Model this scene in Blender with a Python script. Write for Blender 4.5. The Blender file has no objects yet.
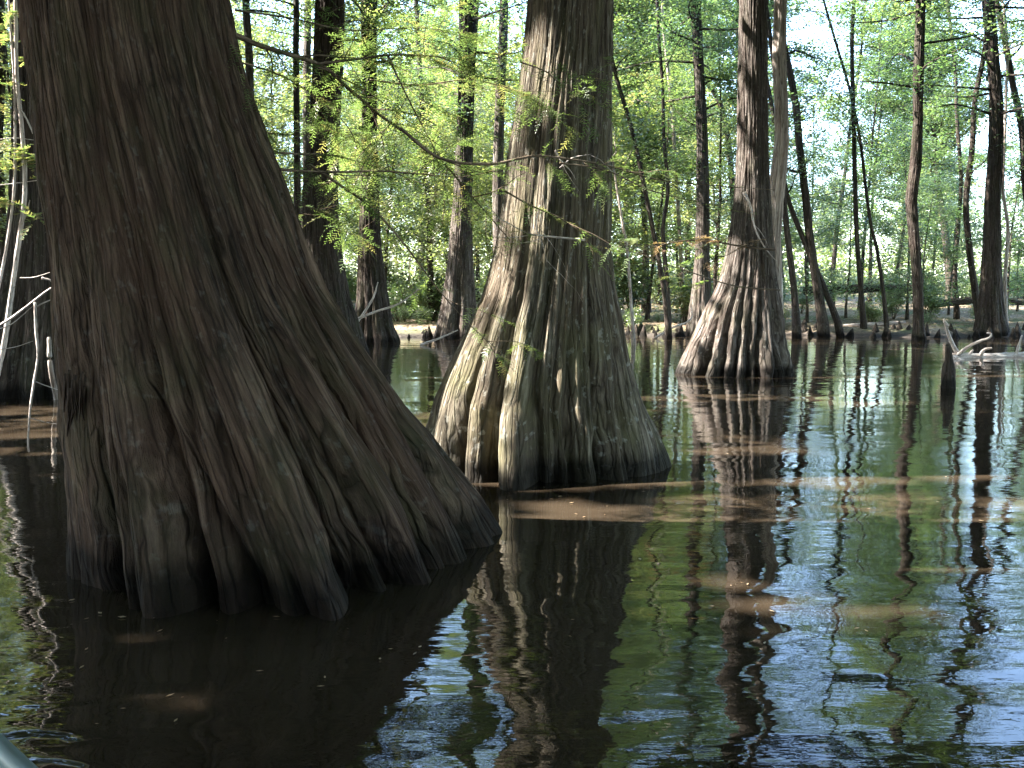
import bpy, math, random
import numpy as np
random.seed(11)
RNG = np.random.default_rng(11)
scene = bpy.context.scene
COL = scene.collection

# ------------------------------------------------------------------ camera
FPX, CH = 1000.0, 1.3
PITCH = math.atan(89 / FPX)
cam = bpy.data.cameras.new('camera'); camo = bpy.data.objects.new('camera', cam); COL.objects.link(camo)
cam.sensor_width = 36; cam.lens = 36 * FPX / 1024; cam.clip_start = 0.05; cam.clip_end = 3000
camo.location = (0, 0, CH); camo.rotation_euler = (math.radians(90) - PITCH, 0, 0)
scene.camera = camo

def ray(px, py):
    x = (px - 512) / FPX; y = -(py - 384) / FPX
    s, c = math.sin(PITCH), math.cos(PITCH)
    return np.array([x, y * s + c, y * c - s])
def at(px, py, d):                      # the point seen at a pixel, at world depth d
    r = ray(px, py); return np.array([0, 0, CH]) + r * (d / r[1])
def onwater(px, py):
    r = ray(px, py); return np.array([0, 0, CH]) + r * (-CH / r[2])

# ------------------------------------------------------------------ noise
_perm = np.random.default_rng(3).permutation(256); _perm = np.concatenate([_perm] * 3)
_g = np.random.default_rng(4).normal(size=(256, 3)); _g /= np.linalg.norm(_g, axis=1)[:, None]
def perlin(x, y, z):
    x, y, z = np.broadcast_arrays(np.asarray(x, float), np.asarray(y, float), np.asarray(z, float))
    xi, yi, zi = np.floor(x).astype(int), np.floor(y).astype(int), np.floor(z).astype(int)
    xf, yf, zf = x - xi, y - yi, z - zi
    u, v, w = [t * t * t * (t * (t * 6 - 15) + 10) for t in (xf, yf, zf)]
    def gr(i, j, k):
        h = _perm[_perm[_perm[(xi + i) & 255] + ((yi + j) & 255)] + ((zi + k) & 255)]
        g = _g[h]; return g[..., 0] * (xf - i) + g[..., 1] * (yf - j) + g[..., 2] * (zf - k)
    L = lambda a, b, t: a + t * (b - a)
    return 1.5 * L(L(L(gr(0,0,0), gr(1,0,0), u), L(gr(0,1,0), gr(1,1,0), u), v),
                   L(L(gr(0,0,1), gr(1,0,1), u), L(gr(0,1,1), gr(1,1,1), u), v), w)

# ------------------------------------------------------------------ mesh helpers
def fastmesh(name, V, Q, mat, attrs=None, smooth=False, T=None):
    V = np.asarray(V, np.float32).reshape(-1, 3)
    Q = np.asarray(Q, np.int32).reshape(-1, 4) if Q is not None and len(Q) else np.zeros((0, 4), np.int32)
    T = np.asarray(T, np.int32).reshape(-1, 3) if T is not None and len(T) else np.zeros((0, 3), np.int32)
    me = bpy.data.meshes.new(name)
    nq, nt = len(Q), len(T)
    me.vertices.add(len(V)); me.vertices.foreach_set('co', V.ravel())
    me.loops.add(nq * 4 + nt * 3); me.loops.foreach_set('vertex_index', np.concatenate([Q.ravel(), T.ravel()]))
    me.polygons.add(nq + nt)
    st = np.concatenate([np.arange(nq) * 4, nq * 4 + np.arange(nt) * 3]).astype(np.int32)
    me.polygons.foreach_set('loop_start', st)
    me.polygons.foreach_set('use_smooth', np.full(nq + nt, smooth))
    me.update(calc_edges=True)
    for k, a in (attrs or {}).items():
        a = np.asarray(a, np.float32)
        if a.ndim == 1:
            at_ = me.attributes.new(k, 'FLOAT', 'POINT'); at_.data.foreach_set('value', a)
        else:
            at_ = me.attributes.new(k, 'FLOAT_VECTOR', 'POINT'); at_.data.foreach_set('vector', a.ravel())
    me.materials.append(mat)
    return me
def obj(name, me, parent=None, loc=None):
    o = bpy.data.objects.new(name, me); COL.objects.link(o)
    if loc is not None: o.location = loc
    if parent is not None: o.parent = parent
    return o
def empty(name, loc=(0, 0, 0), rz=0):
    o = bpy.data.objects.new(name, None); COL.objects.link(o); o.location = tuple(float(v) for v in loc); o.rotation_euler = (0, 0, rz)
    o.empty_display_size = 0.2
    return o
def tag(o, label=None, cat=None, group=None, kind=None):
    if label: o['label'] = label
    if cat: o['category'] = cat
    if group: o['group'] = group
    if kind: o['kind'] = kind
    return o
def copy_tree(o, parent=None):
    c = o.copy(); COL.objects.link(c); c.parent = parent
    for ch in list(o.children): copy_tree(ch, c)
    return c

class Geo:                               # collects tubes; builds ONE mesh
    def __init__(s): s.V = []; s.Q = []; s.T = []; s.B = []; s.R = []; s.n = 0
    def add(s, V, Q, B=None, R=None, T=None):
        V = np.asarray(V, float).reshape(-1, 3)
        s.V.append(V)
        if Q is not None and len(Q): s.Q.append(np.asarray(Q) + s.n)
        if T is not None and len(T): s.T.append(np.asarray(T) + s.n)
        s.B.append(V if B is None else B); s.R.append(np.zeros(len(V)) if R is None else R); s.n += len(V)
    def tube(s, P, R, n=6, rough=0.0):
        P = np.asarray(P, float); R = np.broadcast_to(np.asarray(R, float), (len(P),)).copy()
        m = len(P); tg = np.gradient(P, axis=0); tg /= np.linalg.norm(tg, axis=1)[:, None] + 1e-9
        ref = np.array([0, 0, 1.0]) if abs(tg[0][2]) < .8 else np.array([1.0, 0, 0])
        a = np.cross(tg, ref); a /= np.linalg.norm(a, axis=1)[:, None] + 1e-9
        b = np.cross(tg, a)
        th = np.arange(n) * 2 * math.pi / n
        rr = R[:, None] * np.ones((1, n))
        if rough: rr = rr * (1 + rough * RNG.normal(size=rr.shape))
        V = P[:, None, :] + rr[..., None] * (a[:, None, :] * np.cos(th)[None, :, None] + b[:, None, :] * np.sin(th)[None, :, None])
        i, j = np.meshgrid(np.arange(m - 1), np.arange(n), indexing='ij'); j2 = (j + 1) % n
        Q = np.stack([i * n + j, i * n + j2, (i + 1) * n + j2, (i + 1) * n + j], -1).reshape(-1, 4)
        L = np.concatenate([[0], np.cumsum(np.linalg.norm(np.diff(P, axis=0), axis=1))])
        B = np.stack([np.cos(th)[None, :] * R.mean() + 0 * L[:, None], np.sin(th)[None, :] * R.mean() + 0 * L[:, None], L[:, None] + 0 * th[None, :]], -1).reshape(-1, 3)
        T = [[0 * n + (k + 1) % n, k, (0)] for k in range(1, n - 1)]
        T = [[0, k + 1, k] for k in range(1, n - 1)] + [[(m - 1) * n, (m - 1) * n + k, (m - 1) * n + k + 1] for k in range(1, n - 1)]
        s.add(V.reshape(-1, 3), Q, B, T=T)
    def mesh(s, name, mat, smooth=True):
        B = np.concatenate(s.B)
        return fastmesh(name, np.concatenate(s.V), np.concatenate(s.Q) if s.Q else None, mat, {'bk': B, 'rnd': np.concatenate(s.R)}, smooth, np.concatenate(s.T) if s.T else None)

def smooth_path(P, n=8):                 # Catmull-Rom
    P = [np.asarray(p, float) for p in P]
    if len(P) < 3: return np.array([P[0] + (P[-1] - P[0]) * t for t in np.linspace(0, 1, n + 1)])
    Q = [2 * P[0] - P[1]] + P + [2 * P[-1] - P[-2]]
    out = []
    for i in range(1, len(Q) - 2):
        for t in np.linspace(0, 1, n, endpoint=False):
            a, b, c, d = Q[i - 1], Q[i], Q[i + 1], Q[i + 2]
            out.append(.5 * ((2 * b) + (c - a) * t + (2 * a - 5 * b + 4 * c - d) * t * t + (-a + 3 * b - 3 * c + d) * t ** 3))
    out.append(P[-1]); return np.array(out)

# ------------------------------------------------------------------ materials
def newmat(name):
    m = bpy.data.materials.new(name); m.use_nodes = True; nt = m.node_tree; nt.nodes.clear()
    return m, nt, nt.nodes, nt.links
def N(nt, t, **kw):
    n = nt.nodes.new(t)
    for k, v in kw.items():
        if k in n.inputs: n.inputs[k].default_value = v
        else: setattr(n, k, v)
    return n
def ramp(nt, fac, stops):
    r = nt.nodes.new('ShaderNodeValToRGB'); nt.links.new(fac, r.inputs[0])
    while len(r.color_ramp.elements) < len(stops): r.color_ramp.elements.new(.5)
    for e, (p, c) in zip(r.color_ramp.elements, stops):
        e.position = p; e.color = (*c, 1) if len(c) == 3 else c
    return r
def noise(nt, vec, scale, detail=4, rough=.6):
    n = nt.nodes.new('ShaderNodeTexNoise'); n.inputs['Scale'].default_value = scale; n.inputs['Detail'].default_value = detail; n.inputs['Roughness'].default_value = rough
    if vec is not None: nt.links.new(vec, n.inputs['Vector'])
    return n
def mapping(nt, vec, sc):
    m = nt.nodes.new('ShaderNodeMapping'); m.inputs['Scale'].default_value = sc; nt.links.new(vec, m.inputs['Vector']); return m.outputs[0]
def mixc(nt, fac, a, b, mode='MIX'):
    m = nt.nodes.new('ShaderNodeMix'); m.data_type = 'RGBA'; m.blend_type = mode
    for v, i in ((fac, 0), (a, 6), (b, 7)):
        if hasattr(v, 'is_linked') or hasattr(v, 'links'): nt.links.new(v, m.inputs[i])
        else: m.inputs[i].default_value = v if i == 0 else (*v, 1)
    return m.outputs[2]
def math_(nt, op, a, b=None, c=None):
    m = nt.nodes.new('ShaderNodeMath'); m.operation = op
    for i, v in enumerate((a, b, c)):
        if v is None: continue
        if isinstance(v, (int, float)): m.inputs[i].default_value = v
        else: nt.links.new(v, m.inputs[i])
    return m.outputs[0]

def bark_mat(name, dark, mid, light, k=1.0, moss=None, bump=.02, lichen=0.0, wet=True):
    m, nt, nd, lk = newmat(name)
    at_ = N(nt, 'ShaderNodeAttribute', attribute_name='bk'); v = at_.outputs['Vector']
    fib = noise(nt, mapping(nt, v, (14 * k, 14 * k, 1.1 * k)), 1.6, 6, .65)
    fine = noise(nt, mapping(nt, v, (60 * k, 60 * k, 7 * k)), 1.5, 4, .7)
    big = noise(nt, mapping(nt, v, (1.6, 1.6, .8)), 1.3, 3)
    dn = noise(nt, mapping(nt, v, (7 * k, 7 * k, 3 * k)), 1.0, 3)
    dv = N(nt, 'ShaderNodeVectorMath', operation='MULTIPLY_ADD'); lk.new(dn.outputs['Color'], dv.inputs[0]); dv.inputs[1].default_value = (1.1, 1.1, 1.1); lk.new(mapping(nt, v, (26 * k, 26 * k, 1.9 * k)), dv.inputs[2])
    vo = N(nt, 'ShaderNodeTexVoronoi', feature='DISTANCE_TO_EDGE'); vo.inputs['Scale'].default_value = 1.0; lk.new(dv.outputs[0], vo.inputs['Vector'])
    crk = ramp(nt, vo.outputs['Distance'], [(.0, (0,) * 3), (.12, (.7,) * 3), (.45, (1,) * 3)])
    vc = N(nt, 'ShaderNodeTexVoronoi', feature='F1'); vc.inputs['Scale'].default_value = 1.0; lk.new(dv.outputs[0], vc.inputs['Vector'])
    c = ramp(nt, fib.outputs[0], [(.32, dark), (.5, mid), (.72, light)])
    c_ = mixc(nt, .5, c.outputs[0], ramp(nt, vc.outputs['Color'], [(.1, (.55,) * 3), (.9, (1.5,) * 3)]).outputs[0], 'MULTIPLY')
    c_ = mixc(nt, 1.0, c_, ramp(nt, crk.outputs[0], [(0, (.42,) * 3), (.6, (1.08,) * 3)]).outputs[0], 'MULTIPLY')
    c2 = mixc(nt, .55, c_, ramp(nt, fine.outputs[0], [(.3, (.35,) * 3), (.7, (1.6,) * 3)]).outputs[0], 'MULTIPLY')
    c3 = mixc(nt, ramp(nt, big.outputs[0], [(.4, (0,) * 3), (.7, (.5,) * 3)]).outputs[0], c2, tuple(x * y for x, y in zip(mid, (1.15, .95, .88))))
    col = c3
    if moss:
        geo = N(nt, 'ShaderNodeNewGeometry'); sp = N(nt, 'ShaderNodeSeparateXYZ'); lk.new(geo.outputs['Normal'], sp.inputs[0])
        mn = noise(nt, mapping(nt, v, (2.2, 2.2, 1.2)), 2.0, 5, .65)
        f = math_(nt, 'MULTIPLY', ramp(nt, mn.outputs[0], [(.46, (0,) * 3), (.68, (.85,) * 3)]).outputs[0], moss[1])
        col = mixc(nt, f, col, moss[0])
    if lichen:
        ln = noise(nt, mapping(nt, v, (9, 9, 6)), 2.2, 3, .6)
        col = mixc(nt, math_(nt, 'MULTIPLY', ramp(nt, ln.outputs[0], [(.6, (0,) * 3), (.68, (1,) * 3)]).outputs[0], lichen), col, (.42, .42, .38))
    if wet:                                # a soaked, silt-stained band just above the water
        g2 = N(nt, 'ShaderNodeNewGeometry'); s2 = N(nt, 'ShaderNodeSeparateXYZ'); lk.new(g2.outputs['Position'], s2.inputs[0])
        wn = noise(nt, mapping(nt, v, (5, 5, 2)), 1.5, 3)
        zz = math_(nt, 'SUBTRACT', s2.outputs[2], math_(nt, 'MULTIPLY', wn.outputs[0], .22))
        wf = ramp(nt, zz, [(.0, (.22,) * 3), (.10, (1,) * 3)])
        col = mixc(nt, 1.0, col, wf.outputs[0], 'MULTIPLY')
    p = N(nt, 'ShaderNodeBsdfPrincipled', Roughness=.9); p.inputs['Specular IOR Level'].default_value = .14
    lk.new(col, p.inputs['Base Color'])
    h = math_(nt, 'ADD', math_(nt, 'ADD', fib.outputs[0], math_(nt, 'MULTIPLY', crk.outputs[0], .55)), math_(nt, 'MULTIPLY', fine.outputs[0], .5))
    b = N(nt, 'ShaderNodeBump', Strength=1.0, Distance=bump); lk.new(h, b.inputs['Height']); lk.new(b.outputs[0], p.inputs['Normal'])
    o = N(nt, 'ShaderNodeOutputMaterial'); lk.new(p.outputs[0], o.inputs[0])
    return m

def leaf_mat(name, a, b, c, tr=.5, trc=1.8, gl=.12):
    m, nt, nd, lk = newmat(name)
    at_ = N(nt, 'ShaderNodeAttribute', attribute_name='rnd')
    oi = N(nt, 'ShaderNodeObjectInfo')
    f = math_(nt, 'ADD', math_(nt, 'MULTIPLY', at_.outputs['Fac'], .8), math_(nt, 'MULTIPLY', oi.outputs['Random'], .2))
    r = ramp(nt, f, [(.05, a), (.5, b), (.9, c)])
    d = N(nt, 'ShaderNodeBsdfDiffuse'); lk.new(r.outputs[0], d.inputs[0])
    t = N(nt, 'ShaderNodeBsdfTranslucent'); lk.new(mixc(nt, 1.0, r.outputs[0], (trc * .95, trc, trc * .6), 'MULTIPLY'), t.inputs[0])
    mx = N(nt, 'ShaderNodeMixShader'); mx.inputs[0].default_value = tr
    lk.new(d.outputs[0], mx.inputs[1]); lk.new(t.outputs[0], mx.inputs[2])
    g = N(nt, 'ShaderNodeBsdfGlossy', Roughness=.38); g.inputs[0].default_value = (1, 1, 1, 1)
    mg = N(nt, 'ShaderNodeMixShader'); mg.inputs[0].default_value = gl
    lk.new(mx.outputs[0], mg.inputs[1]); lk.new(g.outputs[0], mg.inputs[2])
    o = N(nt, 'ShaderNodeOutputMaterial'); lk.new(mg.outputs[0], o.inputs[0])
    return m

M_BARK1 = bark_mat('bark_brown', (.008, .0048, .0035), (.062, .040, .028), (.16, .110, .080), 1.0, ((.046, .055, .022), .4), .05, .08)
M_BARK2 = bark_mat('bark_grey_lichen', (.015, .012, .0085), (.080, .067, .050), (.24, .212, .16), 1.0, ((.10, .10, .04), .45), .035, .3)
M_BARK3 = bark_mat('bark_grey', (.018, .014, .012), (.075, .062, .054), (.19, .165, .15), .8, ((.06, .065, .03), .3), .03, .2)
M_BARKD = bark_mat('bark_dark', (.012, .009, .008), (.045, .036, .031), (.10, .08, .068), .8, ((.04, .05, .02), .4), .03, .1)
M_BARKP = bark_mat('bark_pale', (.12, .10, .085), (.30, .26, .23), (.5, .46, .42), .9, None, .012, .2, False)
M_TWIG = bark_mat('twig_brown', (.04, .03, .022), (.11, .085, .06), (.2, .16, .12), 2.0, None, .002, 0, False)
M_DEAD = bark_mat('dead_wood', (.2, .16, .14), (.46, .41, .38), (.68, .63, .59), 2.2, None, .009, 0, False)
M_LEAFY = leaf_mat('leaf_yellow_green', (.06, .085, .025), (.12, .15, .055), (.24, .22, .10), .55, 2.2)
M_LEAFG = leaf_mat('leaf_green', (.035, .06, .02), (.075, .12, .04), (.15, .175, .07), .52, 2.2)
M_LEAFB = leaf_mat('leaf_cool_green', (.03, .055, .022), (.062, .11, .045), (.13, .165, .07), .52, 2.1)
M_NEEDLE = leaf_mat('cypress_needles', (.06, .095, .035), (.11, .155, .06), (.24, .19, .10), .5, 1.7, .03)
M_RUST = leaf_mat('cypress_needles_rust', (.12, .10, .05), (.26, .17, .11), (.40, .26, .20), .45, 1.3, .03)

# ------------------------------------------------------------------ sun direction
SUN_EL, SUN_AZ = math.radians(43), math.radians(181)      # azimuth measured from +X, counter-clockwise: left and a little beyond
SUN = np.array([math.cos(SUN_EL) * math.cos(SUN_AZ), math.cos(SUN_EL) * math.sin(SUN_AZ), math.sin(SUN_EL)])

# ------------------------------------------------------------------ trunks
def trunk_mesh(name, prof, D, mat, nth=160, nz=200, valleys=None, lobe_tip=None, A=.35, top=None, bot=-.35, rough=.012, Hf=2.6, depthshift=None, lean_y=0.0, seed=0, kz=1.0, flare_sq=1.0, strips=0.0, nsub=22):
    """prof: (pixel row, left, right) outline at depth D. Returns mesh plus the axis as a function of height."""
    r_ = np.random.default_rng(seed + 100)
    z, cx, rr = [], [], []
    for (py, xl, xr) in prof:
        p, q = at(xl, py, D), at(xr, py, D)
        z.append(p[2]); cx.append((p[0] + q[0]) / 2); rr.append((q[0] - p[0]) / 2)
    o = np.argsort(z); z = np.array(z)[o]; cx = np.array(cx)[o]; rr = np.array(rr)[o]
    if top is None: top = z[-1] + 1
    # extend up with the slope of the upper profile
    n0 = max(0, len(z) - 3)
    sl = (cx[-1] - cx[n0]) / (z[-1] - z[n0]); sl = max(-.25, min(.25, sl))
    if top > z[-1]:
        for t in np.linspace(.2, 1, 6):
            zz = z[o[-1] * 0 + len(rr) - 1] if False else None
        zt = np.linspace(z[-1], top, 7)[1:]
        cx = np.concatenate([cx, cx[-1] + sl * (zt - z[-1]) * np.exp(-(zt - z[-1]) / 8)]); rr = np.concatenate([rr, rr[-1] * np.linspace(.97, .45, 6)]); z = np.concatenate([z, zt])
    zl = np.linspace(0, 1, nz); zl = bot + (top - bot) * (zl ** (1.7 if top > 6 else 1.0))
    def sm(xs, ys, t):                       # smooth monotone-ish interpolation
        y = np.interp(t, xs, ys)
        for d in (.10, .2): y = (y + np.interp(t - d, xs, ys, left=ys[0]) + np.interp(t + d, xs, ys)) / 3 if False else y
        return y
    cxl = np.interp(zl, z, cx); rl = np.interp(zl, z, rr)
    k = max(3, int(nz * .03)) | 1; ker = np.hanning(k + 2)[1:-1]; ker /= ker.sum()
    pad = k // 2
    sm2 = lambda a: np.convolve(np.concatenate([2 * a[0] - a[pad:0:-1], a, 2 * a[-1] - a[-2:-2 - pad:-1]]), ker, 'valid')
    cxl, rl = sm2(cxl), np.maximum(sm2(rl), .01)
    th = np.arange(nth) * 2 * math.pi / nth
    TH, Z = np.meshgrid(th, zl)
    Am = A * np.clip(1 - np.maximum(Z, 0) / Hf, 0, 1) ** 1.1 + A * .10 * np.exp(-np.maximum(Z - Hf * .6, 0) / 3)
    if valleys is None:
        n = 9 + seed % 4; base = np.arange(n) * 2 * math.pi / n + r_.uniform(-.2, .2, n) + seed
        valleys = [(b, r_.uniform(.7, 1.2), r_.uniform(.10, .17), r_.uniform(.6, 1.3)) for b in base]
    Dp = np.zeros_like(TH)
    for i, (a, dep, w, hf) in enumerate(valleys):
        aa = a + .10 * perlin(Z * 1.1 * kz, i * 7.3, seed + .5) + .03 * perlin(Z * 5 * kz, i * 3.1, seed)
        d = np.abs((TH - aa + math.pi) % (2 * math.pi) - math.pi)
        fade = np.clip(1 - np.maximum(Z, 0) / (Hf * hf * 1.25), 0, 1) ** .7
        Dp += dep * fade * np.exp(-(d / w) ** 1.15)
    for i in range(nsub):
        a = r_.uniform(0, 6.283); aa = a + .12 * perlin(Z * 1.3 * kz, i * 5.3, seed + 9.5); d = np.abs((TH - aa + math.pi) % (2 * math.pi) - math.pi)
        Dp += r_.uniform(.12, .4) * np.exp(-(d / r_.uniform(.02, .05)) ** 1.2) * np.clip(.5 + perlin(Z * .9, i * 1.7, 2.0) * 1.6, 0, 1) * np.clip(.35 + Z * 1.3, .35, 1)
    R = rl[:, None] * (1 - Am * Dp)
    if lobe_tip is not None:
        ta = np.array([t[0] % (2 * math.pi) for t in lobe_tip]); tr_ = np.array([t[1] for t in lobe_tip]); oo = np.argsort(ta); ta, tr_ = ta[oo], tr_[oo]
        tt = np.interp(th, np.concatenate([[ta[-1] - 2 * math.pi], ta, [ta[0] + 2 * math.pi]]), np.concatenate([[tr_[-1]], tr_, [tr_[0]]]))
        R = R * (1 + (tt[None, :] - 1) * np.clip(1 - np.maximum(Z, 0) / (Hf * .55), 0, 1) ** 1.5)
    c, s = np.cos(TH), np.sin(TH)
    # lumps and bark: long fibrous ridges
    R = R * (1 + .035 * perlin(c * 1.5 + seed, s * 1.5, Z * .9 * kz) + .02 * perlin(c * 4, s * 4 + seed, Z * 2.2 * kz))
    f1 = perlin(c * 9 + seed, s * 9, Z * 1.1 * kz + 3); f2 = perlin(c * 22, s * 22 + seed, Z * 2.6 * kz)
    R = R + rough * (1 - 2.2 * np.abs(f1)) * .9 + rough * .8 * (.5 - np.abs(f2)) 
    if strips:
        f3 = perlin(c * 40, s * 40 + seed, Z * 6 * kz); R = R + strips * np.maximum(f3, 0) + strips * .7 * perlin(c * 80, s * 80, Z * 9)
    cyl = D + lean_y * np.maximum(zl, 0)
    X = cxl[:, None] + R * c; Y = cyl[:, None] + R * s
    V = np.stack([X, Y, Z], -1).reshape(-1, 3)
    rm = float(np.mean(rl[: nz // 2]))
    B = np.stack([c * rm, s * rm, Z * 1.0], -1).reshape(-1, 3) + seed * 1.7
    i, j = np.meshgrid(np.arange(nz - 1), np.arange(nth), indexing='ij'); j2 = (j + 1) % nth
    Q = np.stack([i * nth + j, i * nth + j2, (i + 1) * nth + j2, (i + 1) * nth + j], -1).reshape(-1, 4)
    axis = lambda zq: np.array([np.interp(zq, zl, cxl), D + lean_y * max(zq, 0), zq])
    return fastmesh(name, V, Q, mat, {'bk': B}, True), axis, lambda zq: float(np.interp(zq, zl, rl))

# ------------------------------------------------------------------ leaves
def leaf_quads(C, size, up=.55, rng=RNG, aspect=.55, rnd=None, jit=.35):
    """rhombic leaves at points C; each tilted at random, mostly facing the sky"""
    n = len(C)
    nrm = rng.normal(size=(n, 3)); nrm /= np.linalg.norm(nrm, axis=1)[:, None]; nrm[:, 2] = np.abs(nrm[:, 2]); nrm = nrm * (1 - up) + np.array([0, 0, up]); nrm /= np.linalg.norm(nrm, axis=1)[:, None]
    a = rng.normal(size=(n, 3)); a -= nrm * (a * nrm).sum(1)[:, None]; a /= np.linalg.norm(a, axis=1)[:, None]
    b = np.cross(nrm, a)
    L = size * (1 + jit * rng.uniform(-1, 1, n))[:, None]; W = L * aspect
    V = np.stack([C - a * L * .5, C + b * W * .5 - nrm * L * .08, C + a * L * .5, C - b * W * .5 - nrm * L * .08], 1).reshape(-1, 3)
    Q = np.arange(n * 4).reshape(n, 4)
    if rnd is None: rnd = rng.uniform(0, 1, n)
    return V, Q, np.repeat(rnd, 4)

def small_tree(seed, H, r0, crown_z0, spread, nb, per, lsize, crook=.5, flat=.38, lsp=.32):
    """returns (trunk+limb Geo, leaf centres, rnd). Base at origin."""
    r_ = np.random.default_rng(seed)
    g = Geo(); pts = [np.zeros(3)]; d = np.array([r_.normal() * .05 * crook, r_.normal() * .05 * crook, 1.0]); n = 14
    for i in range(n):
        d = d + np.array([r_.normal() * .09 * crook, r_.normal() * .09 * crook, 0]); d[:2] *= .93; pts.append(pts[-1] + d / np.linalg.norm(d) * H / n)
    P = np.array(pts); t = np.linspace(0, 1, n + 1)
    P2 = smooth_path(P, 3); t2 = np.linspace(0, 1, len(P2))
    rad = r0 * (1 - .88 * t2) * (1 + .7 * np.exp(-t2 * 26)); P2[0, 2] = -.4
    g.tube(P2, rad, 9, .03)
    C = []; Rn = []
    for k in range(nb):
        u = crown_z0 + (1 - crown_z0) * ((k + r_.uniform(0, 1)) / nb)
        p0 = np.array([np.interp(u, t2, P2[:, i]) for i in range(3)])
        az = k * 2.4 + r_.normal() * .5; q = (u - crown_z0) / (1 - crown_z0)
        Lb = spread * (.45 + .75 * math.sin(math.pi * min(1, q * .8 + .18))) * r_.uniform(.6, 1.25)
        el = r_.uniform(-.05, .5) + .35 * q
        dv = np.array([math.cos(az) * math.cos(el), math.sin(az) * math.cos(el), math.sin(el)])
        m = 6; bp = [p0]; dd = dv.copy()
        for i in range(m):
            dd = dd + r_.normal(size=3) * .16 + np.array([0, 0, .02]); dd /= np.linalg.norm(dd); bp.append(bp[-1] + dd * Lb / m)
        bp = np.array(bp); rb = max(.006, r0 * .35 * (1 - .8 * u)); g.tube(bp, rb * np.linspace(1, .25, m + 1), 5)
        # clumps: flat sprays off the limb
        nc = max(3, int(Lb * 2.3))
        shade = r_.uniform(-.15, .15)
        for c in range(nc):
            s = r_.uniform(.25, 1.05); cp = np.array([np.interp(min(s, 1), np.linspace(0, 1, m + 1), bp[:, i]) for i in range(3)]) + r_.normal(size=3) * np.array([.25, .25, .12]) * Lb * .4
            if r_.uniform() < .35: g.tube(np.array([np.array([np.interp(min(s, 1) * .8, np.linspace(0, 1, m + 1), bp[:, i]) for i in range(3)]), cp]), [rb * .3, rb * .12], 4)
            k_ = int(per * r_.uniform(.35, 1.5)); sp = lsp * r_.uniform(.6, 1.4)
            tilt = r_.normal(size=2) * .35
            q_ = r_.normal(size=(k_, 3)) * np.array([sp, sp, sp * flat]); q_[:, 2] += q_[:, 0] * tilt[0] + q_[:, 1] * tilt[1]
            C.append(cp + q_); Rn.append(np.clip(.45 + shade + r_.normal() * .2 + r_.normal(size=k_) * .17, 0, 1))
    return g, np.concatenate(C), np.concatenate(Rn)

# ------------------------------------------------------------------ world, sun
w = bpy.data.worlds.new('World'); scene.world = w; w.use_nodes = True; wn = w.node_tree
bg = wn.nodes.get('Background') or wn.nodes.new('ShaderNodeBackground')
sk = wn.nodes.new('ShaderNodeTexSky'); sk.sky_type = 'NISHITA'; sk.sun_disc = False
sk.sun_elevation = SUN_EL; sk.sun_rotation = math.atan2(SUN[0], SUN[1]); sk.air_density = 1.0; sk.dust_density = .6; sk.ozone_density = 2.2
wn.links.new(sk.outputs[0], bg.inputs[0]); bg.inputs[1].default_value = .15
sl = bpy.data.lights.new('sun', 'SUN'); sl.energy = 5.0; sl.angle = math.radians(.53); sl.color = (1, .95, .86)
so = bpy.data.objects.new('sun', sl); COL.objects.link(so)
from mathutils import Vector
so.rotation_euler = Vector(tuple(SUN)).to_track_quat('Z', 'Y').to_euler()
scene.view_settings.view_transform = 'Standard'; scene.view_settings.look = 'None'; scene.view_settings.gamma = 1
scene.view_settings.exposure = EXPO = 3.5
cy = scene.cycles; cy.max_bounces = 7; cy.diffuse_bounces = 3; cy.glossy_bounces = 3; cy.transmission_bounces = 4; cy.transparent_max_bounces = 4; cy.caustics_reflective = False; cy.caustics_refractive = False
cy.sample_clamp_indirect = 4.0; cy.use_denoising = True

# ------------------------------------------------------------------ ground (bed of the swamp, bank and forest floor in one sheet)
def shore_y(x): return 31.5 + 1.1 * np.sin(x * .23 + .6) + .5 * np.sin(x * .9) + .25 * np.sin(x * 2.3)
def ground_z(x, y):
    s = y - shore_y(x)
    h = np.where(s < 0, np.clip(s * .25, -1.2, 0), 0)
    up = np.clip(s / .8, 0, 1) ** .7 * .28 + np.clip((s - .8) / 14, 0, 1) * .55 + np.clip((s - 20) / 80, 0, 1) * 2.0
    n = .12 * perlin(x * .35, y * .35, 0) + .05 * perlin(x * 1.3, y * 1.3, 4)
    return -.0 + h + up + n * np.clip(s / 1.0, 0, 1) - .02
xs = np.unique(np.concatenate([np.linspace(-600, -40, 30), np.linspace(-40, 45, 240), np.linspace(45, 600, 30)]))
ys = np.unique(np.concatenate([np.linspace(-300, 20, 20), np.linspace(20, 29, 10), np.linspace(29, 40, 90), np.linspace(40, 90, 80), np.linspace(90, 900, 30)]))
X, Y = np.meshgrid(xs, ys); Z = ground_z(X, Y)
nx = len(xs); i, j = np.meshgrid(np.arange(len(ys) - 1), np.arange(nx - 1), indexing='ij')
Q = np.stack([i * nx + j, i * nx + j + 1, (i + 1) * nx + j + 1, (i + 1) * nx + j], -1).reshape(-1, 4)
mg, nt, nd, lk = newmat('forest_floor')
geo = N(nt, 'ShaderNodeNewGeometry'); v = geo.outputs['Position']
n1 = noise(nt, v, 9, 6, .7); n2 = noise(nt, v, .5, 3)
c = ramp(nt, n1.outputs[0], [(.3, (.05, .035, .022)), (.5, (.17, .125, .08)), (.7, (.36, .28, .19))])
c = mixc(nt, ramp(nt, n2.outputs[0], [(.5, (0,) * 3), (.62, (.8,) * 3)]).outputs[0], c.outputs[0], (.07, .10, .025))
sp = N(nt, 'ShaderNodeSeparateXYZ'); lk.new(v, sp.inputs[0])
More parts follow.
